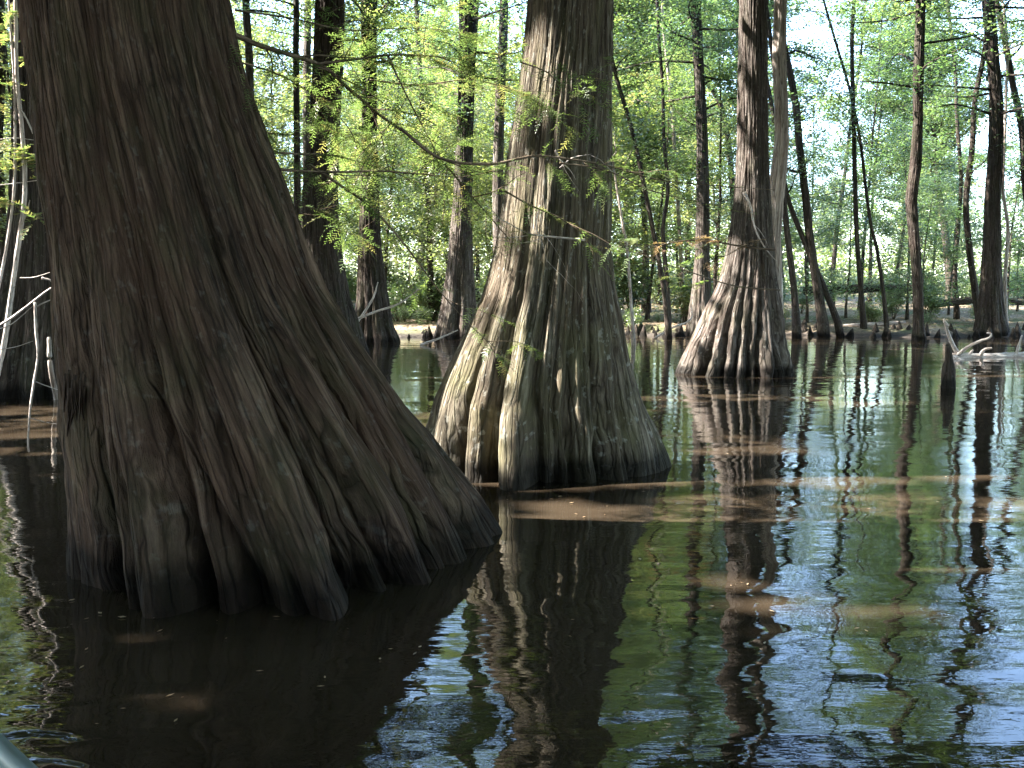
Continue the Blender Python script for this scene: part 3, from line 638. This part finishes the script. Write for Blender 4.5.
# ------------------------------------------------------------------ undergrowth
def make_bush(seed, Hb, rb, n, ls, mat, name, label, group):
    r_ = np.random.default_rng(seed); g = Geo(); C = []
    for k in range(11):
        az = r_.uniform(0, 6.28); sp = r_.uniform(.2, 1) * rb; e = np.array([math.cos(az) * sp, math.sin(az) * sp, Hb * r_.uniform(.5, 1)])
        P = smooth_path([np.array([0, 0, -.1]), e * np.array([.4, .4, .55]) + r_.normal(size=3) * .06, e], 4); g.tube(P, np.linspace(.016, .004, len(P)), 5)
        for q in range(4):
            u = r_.uniform(.45, 1); c = P[int(u * (len(P) - 1))]; C.append(c + r_.normal(size=(n // 44, 3)) * np.array([.2, .2, .13]))
    root = empty(name); tag(root, label, 'shrub', group)
    obj('stem', g.mesh('stem', M_TWIG), root); C = np.concatenate(C); V, Q, R = leaf_quads(C, ls, rng=r_, up=.4); obj('foliage', fastmesh('foliage', V, Q, mat, {'rnd': R}), root)
    return root
bp = [make_bush(1, 1.3, .8, 1700, .09, M_LEAFY, 'shrub', 'yellow green shrub growing on the far bank', 'yellow green shrubs along the bank'),
      make_bush(2, 1.7, .9, 1900, .10, M_LEAFG, 'shrub', 'dense mid green shrub growing on the far bank', 'green shrubs along the bank'),
      make_bush(3, 1.0, .7, 1500, .08, M_LEAFB, 'shrub', 'low cool green shrub growing on the far bank', 'low cool green shrubs along the bank')]
ub = set()
for k in range(150):
    d = RNG.uniform(32.4, 34.5) if k >= 100 else RNG.uniform(34, 40) if k < 34 else RNG.uniform(39, 75); px = RNG.uniform(-30, 1060)
    t = int(RNG.integers(3)); x = pxx(px, d)
    root = bp[t] if t not in ub else copy_tree(bp[t]); ub.add(t)
    s = RNG.uniform(.25, .55) if k >= 100 else RNG.uniform(.5, .95) if px > 740 and k < 34 else RNG.uniform(.7, 1.6)
    root.location = (x, d, float(ground_z(np.array(x), np.array(d)))); root.scale = (s, s, s); root.rotation_euler = (0, 0, RNG.uniform(0, 6.28))

M_FAR = leaf_mat('far_leaves', (.06, .09, .03), (.12, .16, .055), (.2, .21, .09), .5, 2.0)
nc = 1500; d = RNG.uniform(100, 150, nc); x = pxx(RNG.uniform(-120, 1140, nc), d); zc = 1.5 + RNG.uniform(0, 1, nc) ** 1.3 * 19
okk = (perlin(x * .06, zc * .12, d * .02) > -.12) | (zc < 7); okk &= ~((x / d > .22) & (zc > 9)); x, d, zc = x[okk], d[okk], zc[okk]
n2_ = 1500; d2 = RNG.uniform(72, 110, n2_); x = np.concatenate([x, pxx(RNG.uniform(-120, 1140, n2_), d2)]); d = np.concatenate([d, d2]); zc = np.concatenate([zc, 1.0 + RNG.uniform(0, 1, n2_) ** 1.5 * 8.5])
C = np.concatenate([np.array([a, b, c]) + RNG.normal(size=(55, 3)) * np.array([1.2, 1.2, .8]) for a, b, c in zip(x, d, zc)])
V, Q, R_ = leaf_quads(C, .42, up=.4, rnd=np.clip(RNG.normal(.5, .2, len(C)), 0, 1)); tag(obj('far_woodland', fastmesh('far_woodland', V, Q, M_FAR, {'rnd': R_})), 'pale green mass of woodland beyond the clearing', 'woodland', kind='stuff')
nc = 1500; d = RNG.uniform(42, 92, nc); x = pxx(RNG.uniform(-80, 1100, nc), d); okk = perlin(x * .12, d * .12, 0) > -.1; x, d = x[okk], d[okk]; gz = ground_z(x, d)
C = np.concatenate([np.array([a, b, c + RNG.uniform(.2, 1.5)]) + RNG.normal(size=(60, 3)) * np.array([.6, .6, .35]) for a, b, c in zip(x, d, gz)])
V, Q, R_ = leaf_quads(C, .15, up=.45, rnd=np.clip(RNG.normal(.5, .22, len(C)), 0, 1)); tag(obj('undergrowth', fastmesh('undergrowth', V, Q, M_FAR, {'rnd': R_})), 'sunlit leafy undergrowth covering the ground between the far trees', 'undergrowth', kind='stuff')

# cypress knees along the far waterline
def knee_mesh(seed):
    r_ = np.random.default_rng(seed); nth, nz = 18, 12; th = np.arange(nth) * 2 * math.pi / nth; t = np.linspace(0, 1, nz); TH, Tz = np.meshgrid(th, t)
    R = (.13 * (1 - Tz) ** 1.3 + .045 * np.sqrt(np.clip(1 - Tz ** 4, 0, 1))) * (1 + .18 * np.sin(TH * 3 + seed) * (1 - Tz) + .1 * perlin(np.cos(TH) * 2 + seed, np.sin(TH) * 2, Tz * 3))
    V = np.stack([R * np.cos(TH) + .05 * Tz * math.cos(seed), R * np.sin(TH), Tz * .6 - .1], -1).reshape(-1, 3)
    i, j = np.meshgrid(np.arange(nz - 1), np.arange(nth), indexing='ij'); j2 = (j + 1) % nth
    Q = np.stack([i * nth + j, i * nth + j2, (i + 1) * nth + j2, (i + 1) * nth + j], -1).reshape(-1, 4)
    return fastmesh('cypress_knee', V, Q, M_BARKD, {'bk': V}, True)
km = [knee_mesh(k) for k in range(5)]
for k in range(72):
    if k < 26: px = RNG.uniform(620, 700)
    elif k < 36: px = RNG.uniform(390, 480)
    else: px = RNG.uniform(780, 1040)
    x = pxx(px, 31); y = float(shore_y(np.array(x))) + RNG.uniform(-.9, .8); x = pxx(px, y)
    o = obj('cypress_knee', km[k % 5], None, (x, y, max(0, float(ground_z(np.array(x), np.array(y)))))); s = RNG.uniform(.35, 1.05); o.scale = (s * RNG.uniform(.7, 1.1), s * .9, s * RNG.uniform(.45, .95)); o.rotation_euler = (RNG.normal() * .06, RNG.normal() * .08, RNG.uniform(0, 6.28))
    tag(o, 'small dark cypress knee poking up at the far waterline', 'cypress knee', 'cypress knees along the far waterline')

# leaf litter on the bank
n = 26000; d = RNG.uniform(31.5, 50, n); x = pxx(RNG.uniform(-40, 1064, n), d); C = np.stack([x, d, ground_z(x, d) + .02], 1); C = C[(d - shore_y(x)) > .5]
V, Q, R = leaf_quads(C, .11, up=.85)
M_LIT = leaf_mat('dead_leaves', (.10, .06, .035), (.26, .17, .10), (.45, .34, .22), .15, 1.0)
tag(obj('leaf_litter', fastmesh('leaf_litter', V, Q, M_LIT, {'rnd': R})), 'dry brown leaf litter lying on the far bank', 'leaf litter', kind='stuff')

# fallen logs on the bank
def log(name, label, P, R, mat, cat='log', extra=(), n=12, group=None):
    P = smooth_path(P, 8); base = P.mean(0) * np.array([1, 1, 0]); root_g = Geo()
    root_g.tube(P - base, np.interp(np.linspace(0, 1, len(P)), np.linspace(0, 1, len(R)), R), n, .04)
    for (Q_, R_) in extra:
        Q_ = smooth_path(Q_, 6); root_g.tube(Q_ - base, np.interp(np.linspace(0, 1, len(Q_)), np.linspace(0, 1, len(R_)), R_), 8, .05)
    o = obj(name, root_g.mesh(name, mat), None, tuple(base)); tag(o, label, cat, group); return o
log('fallen_log', 'long dark fallen log lying across the far bank right of the lone grey cypress', [at(805, 291, 37), at(850, 289, 37.4), at(920, 288, 38)], [.16, .17, .12], M_BARKD)
log('fallen_log', 'dark fallen log lying on the bank behind the thick dark trunk at the right', [at(930, 305, 35), at(980, 300, 35.4), at(1050, 304, 36)], [.12, .14, .1], M_BARKD)
log('fallen_log', 'pale low log at the waterline of the far bank near the crossing stems', [at(830, 327, 33), at(870, 325, 33), at(905, 322, 33.4)], [.07, .08, .05], M_BARKP)
log('driftwood', 'bleached white fallen trunk with curled limbs lying on the water at the right edge',
    [at(948, 356, 20.6), at(965, 357, 20.8), at(990, 358, 21), at(1020, 357, 21.3), at(1060, 355, 21.8)], [.06, .09, .10, .11, .13], M_DEAD,
    extra=[([at(959, 355, 20.7), at(953, 345, 20.6), at(948, 333, 20.5), at(944, 319, 20.4)], [.05, .04, .035, .02]), ([at(944, 321, 20.4), at(948, 326, 20.4)], [.03, .03]),
           ([at(958, 355, 20.6), at(968, 347, 20.4), at(980, 341, 20.2), at(989, 338, 20.1), at(991, 334, 20.1), at(987, 333, 20.1)], [.045, .035, .03, .025, .02, .015]),
           ([at(980, 357, 20.9), at(984, 350, 20.7), at(992, 348, 20.6)], [.05, .03, .02]), ([at(955, 357, 20.5), at(965, 362, 20), at(975, 367, 19.6)], [.05, .05, .04]),
           ([at(1016, 355, 21.2), at(1019, 345, 21.2), at(1022, 335, 21.2)], [.04, .025, .015]), ([at(968, 356, 20.8), at(973, 350, 20.7)], [.035, .02])])
P0 = onwater(948, 388)
log('tree_stump', 'dark narrow stump standing in the water in front of the white driftwood', [P0 + np.array([0, 0, -.3]), P0 + np.array([0, 0, .25]), at(949, 360, P0[1]), at(948, 345, P0[1])], [.12, .09, .055, .035], M_BARKD, 'stump')
for lab, pts, dd in [('thin dead branch propped on the water by the far left cypress foot, upper one', [(350, 322), (375, 312), (400, 303), (420, 288)], 24), ('thin dead branch propped on the water by the far left cypress foot, lower one', [(352, 330), (372, 300), (378, 282)], 24.5),
                     ('pale dead stick poking from the water below the slim grey cypress', [(420, 345), (440, 338), (458, 330)], 26), ('dead forked stick at the waterline left of the pale grey trunk', [(655, 338), (672, 328), (690, 320), (692, 308)], 30)]:
    log('dead_branch', lab, [at(x, y, dd) for x, y in pts], [.035, .03, .015], M_DEAD, 'branch', n=6)

# ------------------------------------------------------------------ near branches with feathery cypress sprays
def spray(Cn, d, up, L, rng, sz=1.0):
    """two-ranked feathery leaf: returns leaflet quads"""
    d = d / np.linalg.norm(d); s = np.cross(d, up); s /= np.linalg.norm(s) + 1e-9; u = np.cross(s, d)
    n = int(L / .009); t = (np.arange(n) + .5) / n; side = np.where(np.arange(n) % 2, 1, -1)
    base = Cn + d * (t * L)[:, None] - u * (L * .25 * t ** 2)[:, None]
    ll = .030 * sz * np.sin(math.pi * np.clip(t * .8 + .18, 0, 1)) * rng.uniform(.7, 1.2, n)
    dr = s * side[:, None] * .85 + d * .5 + rng.normal(size=(n, 3)) * .15
    tip = base + dr * ll[:, None]; wv = d * (.0036 * sz)
    V = np.stack([base - wv, base + wv, tip + wv * .5, tip - wv * .5], 1).reshape(-1, 3)
    ax = np.stack([base[:-1:4] , base[1::4][:len(base[:-1:4])]], 0)
    return V
def branch(parent, pts, D0, D1, r0, nspray=60, mat=M_NEEDLE, bark=M_TWIG, seed=0, twigs=9, start=.15, L=(.10, .20), label=None, bare=0, sz=1.0):
    r_ = np.random.default_rng(seed + 900); n = len(pts)
    P = [at(x, y, D0 + (D1 - D0) * k / (n - 1)) for k, (x, y) in enumerate(pts)]; P = smooth_path(P, 7)
    b0 = np.array(parent.location); g = Geo(); t = np.linspace(0, 1, len(P)); g.tube(P - b0, r0 * (1 - .8 * t), 7, .06)
    lines = [(P, t, 1.0)]
    for k in range(twigs):
        u = r_.uniform(start, .97); p0 = np.array([np.interp(u, t, P[:, i]) for i in range(3)]); a = P[min(len(P) - 1, int(u * (len(P) - 1)) + 1)] - P[int(u * (len(P) - 1))]
        a = a / (np.linalg.norm(a) + 1e-9); d = a * .8 + r_.normal(size=3) * np.array([.6, .6, .38]); d /= np.linalg.norm(d)
        q = [p0]; Lt = r_.uniform(.18, .55)
        for m in range(5): d = d + r_.normal(size=3) * .15 + np.array([0, 0, -.03]); d /= np.linalg.norm(d); q.append(q[-1] + d * Lt / 5)
        q = np.array(q); g.tube(q - b0, r0 * .32 * np.linspace(1, .3, 6), 5); lines.append((q, np.linspace(0, 1, 6), .6))
    bo = obj('branch', g.mesh('branch', bark), parent)
    if label: bo['label'] = label
    VV = []; RR = []
    for k in range(int(nspray * 2.2)):
        q, tq, w_ = lines[int(r_.integers(1, len(lines)))] if r_.uniform() < .8 and len(lines) > 1 else lines[0]
        u = r_.uniform(start if q is P else .2, 1.0); p0 = np.array([np.interp(u, tq, q[:, i]) for i in range(3)])
        i0 = min(len(q) - 2, int(u * (len(q) - 1))); a = q[i0 + 1] - q[i0]; a /= np.linalg.norm(a) + 1e-9
        az = r_.uniform(0, 6.28); d = a * .7 + np.array([math.cos(az), math.sin(az), r_.normal() * .25 - .1]); upv = np.array([r_.normal() * .25, r_.normal() * .25, 1])
        V = spray(p0, d, upv, r_.uniform(*L), r_, sz); VV.append(V); RR.append(np.full(len(V), np.clip(r_.beta(2, 2.6) , 0, 1)))
    if VV:
        V = np.concatenate(VV) - b0; Q = np.arange(len(V)).reshape(-1, 4)
        obj('foliage', fastmesh('foliage', V, Q, mat, {'rnd': np.concatenate(RR)}), bo)
    return bo
branch(T1, [(205, 25), (228, 32), (262, 46), (320, 65), (350, 90), (380, 115), (415, 140), (445, 165), (475, 200), (510, 240)], 5.0, 6.4, .016, 110, seed=1, twigs=18)
branch(T1, [(315, 64), (350, 60), (390, 55), (430, 56), (470, 60), (505, 58)], 5.4, 5.9, .008, 90, seed=2, twigs=14)
branch(T1, [(388, 56), (400, 82), (415, 112), (430, 140), (441, 160)], 5.6, 5.9, .007, 60, seed=3, twigs=8)
branch(T1, [(265, 152), (300, 154), (330, 155), (360, 162), (400, 175), (430, 196)], 5.3, 6.0, .007, 60, seed=4, twigs=9)
branch(T1, [(268, 168), (300, 171), (340, 172), (380, 171), (420, 174), (460, 177), (500, 170)], 5.2, 6.2, .009, 40, seed=5, twigs=8)
branch(T1, [(310, 165), (340, 185), (372, 208), (405, 245), (435, 285), (465, 320), (500, 352)], 5.6, 6.0, .009, 26, seed=6, twigs=6)
branch(T1, [(400, 128), (440, 158), (490, 164), (535, 156), (575, 160), (610, 166), (660, 180), (720, 186), (775, 190)], 5.6, 6.6, .010, 30, seed=7, twigs=5, start=.1)
branch(T1, [(560, 163), (605, 170), (650, 190), (690, 200), (732, 208)], 6.0, 6.6, .006, 10, seed=8, twigs=4)
branch(T1, [(500, 188), (530, 205), (560, 218), (585, 234), (612, 243)], 6.3, 6.5, .007, 16, seed=9, twigs=5)
branch(T1, [(520, 62), (545, 71), (562, 83), (585, 74), (605, 82), (626, 92)], 5.4, 5.5, .004, 46, seed=10, twigs=8, L=(.07, .12), label='bright sunlit spray tip')
branch(T1, [(235, 10), (290, 18), (350, 30), (420, 28), (480, 36)], 5.2, 6.0, .006, 110, seed=11, twigs=15)
branch(T1, [(232, 60), (280, 75), (320, 100), (350, 130), (360, 160)], 5.6, 6.2, .006, 80, seed=12, twigs=12)
branch(T1, [(370, 80), (420, 85), (470, 80), (520, 92), (545, 110)], 5.9, 6.4, .006, 90, seed=13, twigs=12)
branch(T1, [(240, 130), (300, 135), (350, 128), (400, 140)], 6.4, 7.0, .005, 70, seed=14, twigs=9, sz=1.2)
branch(T1, [(300, 205), (330, 215), (345, 240)], 5.6, 5.7, .004, 26, seed=15, twigs=4)
branch(T2, [(585, 240), (545, 236), (525, 232), (495, 215)], 6.4, 6.5, .008, 12, bark=M_DEAD, seed=16, twigs=4)
branch(T2, [(540, 205), (536, 225), (541, 240), (547, 262)], 6.4, 6.5, .006, 0, bark=M_DEAD, seed=17, twigs=2, label='pale dead twig')
branch(T2, [(555, 150), (562, 162), (570, 170), (576, 180)], 6.2, 6.25, .006, 0, bark=M_DEAD, seed=18, twigs=1, label='pale dead twig')
branch(T2, [(560, 168), (572, 158), (592, 154)], 6.2, 6.25, .005, 0, bark=M_DEAD, seed=19, twigs=1, label='pale dead twig')
branch(T3, [(744, 192), (750, 205), (755, 228), (764, 246), (777, 262)], 15.6, 15.6, .025, 0, bark=M_DEAD, seed=20, twigs=1, label='bleached hanging branch')
branch(T3, [(775, 250), (740, 246), (700, 240), (665, 244), (640, 252)], 12.5, 12, .016, 30, mat=M_RUST, seed=21, twigs=10, L=(.12, .24), sz=1.5, label='low branch with rust coloured foliage')
branch(T3, [(780, 290), (735, 286), (690, 272), (650, 258), (620, 240)], 13.5, 12.5, .012, 16, seed=22, twigs=6, L=(.15, .3), sz=2.2)
branch(T1, [(222, 28), (240, 62), (247, 95), (262, 120)], 5.0, 5.2, .006, 40, seed=23, twigs=6)

# ------------------------------------------------------------------ sunlit pale saplings and the bent white branch at the left edge
g = Geo(); b0 = at(-18, 398, 10.2) * np.array([1, 1, 0])
root = empty('leaning_sapling', b0); tag(root, 'thin white stems lit by the sun, leaning at the left picture edge', 'sapling')
for pts, r in [([(-30, 425), (-10, 395), (3, 350), (12, 290), (19, 240), (25, 190), (22, 130), (17, 80), (16, 30), (15, -60), (17, -160)], .030), ([(-32, 420), (-16, 370), (-4, 300), (6, 250), (14, 190), (15, 130), (14, 80), (10, 20), (4, -60)], .018), ([(19, 108), (26, 118), (33, 133), (36, 140)], .012), ([(-5, 140), (15, 138), (34, 140)], .008), ([(-10, 186), (10, 184), (40, 180)], .008), ([(19, 230), (26, 215), (30, 200)], .01)]:
    P = smooth_path([at(x, y, 10.2) for x, y in pts], 6) - b0; g.tube(P, np.linspace(r, r * .55, len(P)), 8, .06)
obj('stem', g.mesh('stem', M_DEAD), root)
VV = []; r_ = np.random.default_rng(5)
for (x, y) in [(5, 155), (20, 150), (30, 155), (12, 165), (35, 215), (5, 30), (8, 60), (-2, 100), (3, 205), (30, 165), (10, 10), (2, 80)]:
    for q in range(7): VV.append(spray(at(x + r_.normal() * 5, y + r_.normal() * 5, 10.2), r_.normal(size=3) * np.array([1, 1, .4]), np.array([0, 0, 1.0]), .2, r_, 2.2))
V = np.concatenate(VV) - b0; obj('foliage', fastmesh('foliage', V, np.arange(len(V)).reshape(-1, 4), M_NEEDLE, {'rnd': np.repeat(r_.uniform(0, 1, len(V) // 4), 4)}), root)
g = Geo(); Dl = 6.2; b0 = at(-60, 340, Dl) * np.array([1, 1, 0])
for pts, r in [([(-70, 340), (-20, 334), (5, 322), (22, 310), (35, 300), (48, 290), (60, 283)], .010), ([(35, 302), (36, 330), (38, 355), (34, 382), (30, 410), (28, 440), (29, 452)], .010), ([(42, 278), (50, 280), (54, 285)], .008), ([(34, 308), (48, 301), (64, 296)], .005), ([(-10, 330), (10, 325), (33, 306)], .005), ([(36, 382), (50, 387), (64, 392)], .004), ([(-5, 350), (15, 347), (33, 341)], .003), ([(20, 278), (35, 277), (57, 270)], .004), ([(30, 418), (45, 422), (64, 425)], .003)]:
    P = smooth_path([at(x, y, Dl) for x, y in pts], 6); g.tube(P, np.linspace(r, r * .5, len(P)), 7, .06)
o = obj('dead_branch', g.mesh('dead_branch', M_DEAD)); tag(o, 'bent white dead branch hanging over the water beside the huge cypress', 'branch')
log('dead_branch', 'pale straight pole standing against the dark cypress at the left edge', [onwater(52, 399) + np.array([0, .2, -.2]), at(51, 370, 11.9), at(49, 337, 11.9)], [.035, .03, .02], M_BARKP, 'branch', n=8)

# hanging bark strips on the left side of the huge cypress
g = Geo(); r_ = np.random.default_rng(8)
for k in range(26):
    x = r_.uniform(66, 84); y = r_.uniform(368, 400); Dq = 4.5 + r_.uniform(-.1, .25)
    P = smooth_path([at(x, y, Dq), at(x - r_.uniform(0, 4), y + 20, Dq - .02), at(x - r_.uniform(-3, 6), y + r_.uniform(30, 48), Dq - .03)], 4)
    g.tube(P - np.array(T1.location), np.linspace(.012, .003, len(P)), 4)
obj('bark_strip', g.mesh('bark_strip', M_BARK1), T1)
# ------------------------------------------------------------------ boat, its bow corner just in the lower left
def boat():
    hd = np.array([-.70, .714, 0]); hd /= np.linalg.norm(hd); rt = np.array([hd[1], -hd[0], 0])
    Lh, n = 3.7, 41; t = np.linspace(-1, 1, n); V = []; 
    off = .60
    hw = off * np.where(t > .72, np.sqrt(np.clip(1 - ((t - .72) / .30) ** 2, 0, 1)) * .999 + .001, 1)
    m = 13; ss = np.linspace(-1, 1, m)
    def shell(sc, dz):
        W = []
        for k in range(n):
            for s in ss:
                x = s * hw[k] * sc; z = .42 - (.52 - dz) * (1 - abs(s) ** 4)
                W.append(hd * t[k] * Lh + rt * x + np.array([0, 0, z - (.08 if abs(s) < 1 else 0) * 0]))
        return np.array(W)
    A = shell(1.0, 0); Bn = shell(.965, .025)
    i, j = np.meshgrid(np.arange(n - 1), np.arange(m - 1), indexing='ij'); Q = np.stack([i * m + j, i * m + j + 1, (i + 1) * m + j + 1, (i + 1) * m + j], -1).reshape(-1, 4)
    mt, nt, nd, lk = newmat('boat_paint'); p = N(nt, 'ShaderNodeBsdfPrincipled', Roughness=.45); nn = noise(nt, None, 12, 5); r = ramp(nt, nn.outputs[0], [(.3, (.08, .115, .12)), (.7, (.13, .18, .185))]); lk.new(r.outputs[0], p.inputs[0]); o = N(nt, 'ShaderNodeOutputMaterial'); lk.new(p.outputs[0], o.inputs[0])
    root = empty('rowing_boat', (0, 0, 0)); tag(root, 'pale teal edge of the boat in the bottom left corner', 'boat')
    g = Geo(); g.add(A, Q); g.add(Bn, Q[:, ::-1]); obj('hull', g.mesh('hull', mt), root)
    g = Geo()
    P = np.array([A[k * m + m - 1] for k in range(n)] + [A[k * m] for k in range(n - 1, -1, -1)]); g.tube(P[:-1], .022, 8); obj('gunwale', g.mesh('gunwale', mt), root)
    for sgn in (-.75, .25):
        c = hd * sgn * Lh * .8; W = .6
        V = [c + hd * a * .14 + rt * b * W + np.array([0, 0, z]) for z in (.27, .30) for a, b in ((-1, -1), (1, -1), (1, 1), (-1, 1))]
        obj('bench', fastmesh('bench', V, [(3, 2, 1, 0), (4, 5, 6, 7), (0, 1, 5, 4), (1, 2, 6, 5), (2, 3, 7, 6), (3, 0, 4, 7)], mt), root)
boat()

nb_ = 420; r_ = np.random.default_rng(21); px_ = r_.uniform(-20, 1040, nb_); py_ = 345 + 400 * r_.beta(1.0, 1.7, nb_)
C = np.array([onwater(a, b) for a, b in zip(px_, py_)]); okk = perlin(C[:, 0] * .5, C[:, 1] * .5, 3) > -.02; C = C[okk]; C[:, 2] = .005
V, Q, R = leaf_quads(C, .022, up=.97, aspect=.3, rng=r_, jit=.6); V[:, 2] = .006
tag(obj('floating_needles', fastmesh('floating_needles', V, Q, M_LIT, {'rnd': R})), 'tiny shed needles scattered over the water', 'needles', kind='stuff')
# ------------------------------------------------------------------ flecks floating on the water
fl = []
for (x, y, s) in [(100, 614, .03), (122, 618, .04), (72, 601, .03), (60, 438, .05), (655, 449, .06), (690, 437, .06), (817, 370, .1), (955, 388, .12), (380, 660, .02), (420, 648, .02), (800, 365, .1), (905, 420, .08), (640, 560, .03), (560, 497, .03), (508, 489, .05), (670, 440, .07), (505, 543, .02), (715, 620, .02)]:
    p = onwater(x, y); fl.append((p, s))
for k, (p, s) in enumerate(fl):
    V, Q, R = leaf_quads(np.zeros((1, 3)), s, up=.99, jit=.1); V[:, 2] *= .1
    o = obj('floating_leaf', fastmesh('floating_leaf', V, Q, M_LIT, {'rnd': np.full(4, .9)}), None, (p[0], p[1], .006)); tag(o, 'small pale dead leaf floating on the dark water', 'leaf', 'leaves floating on the water')
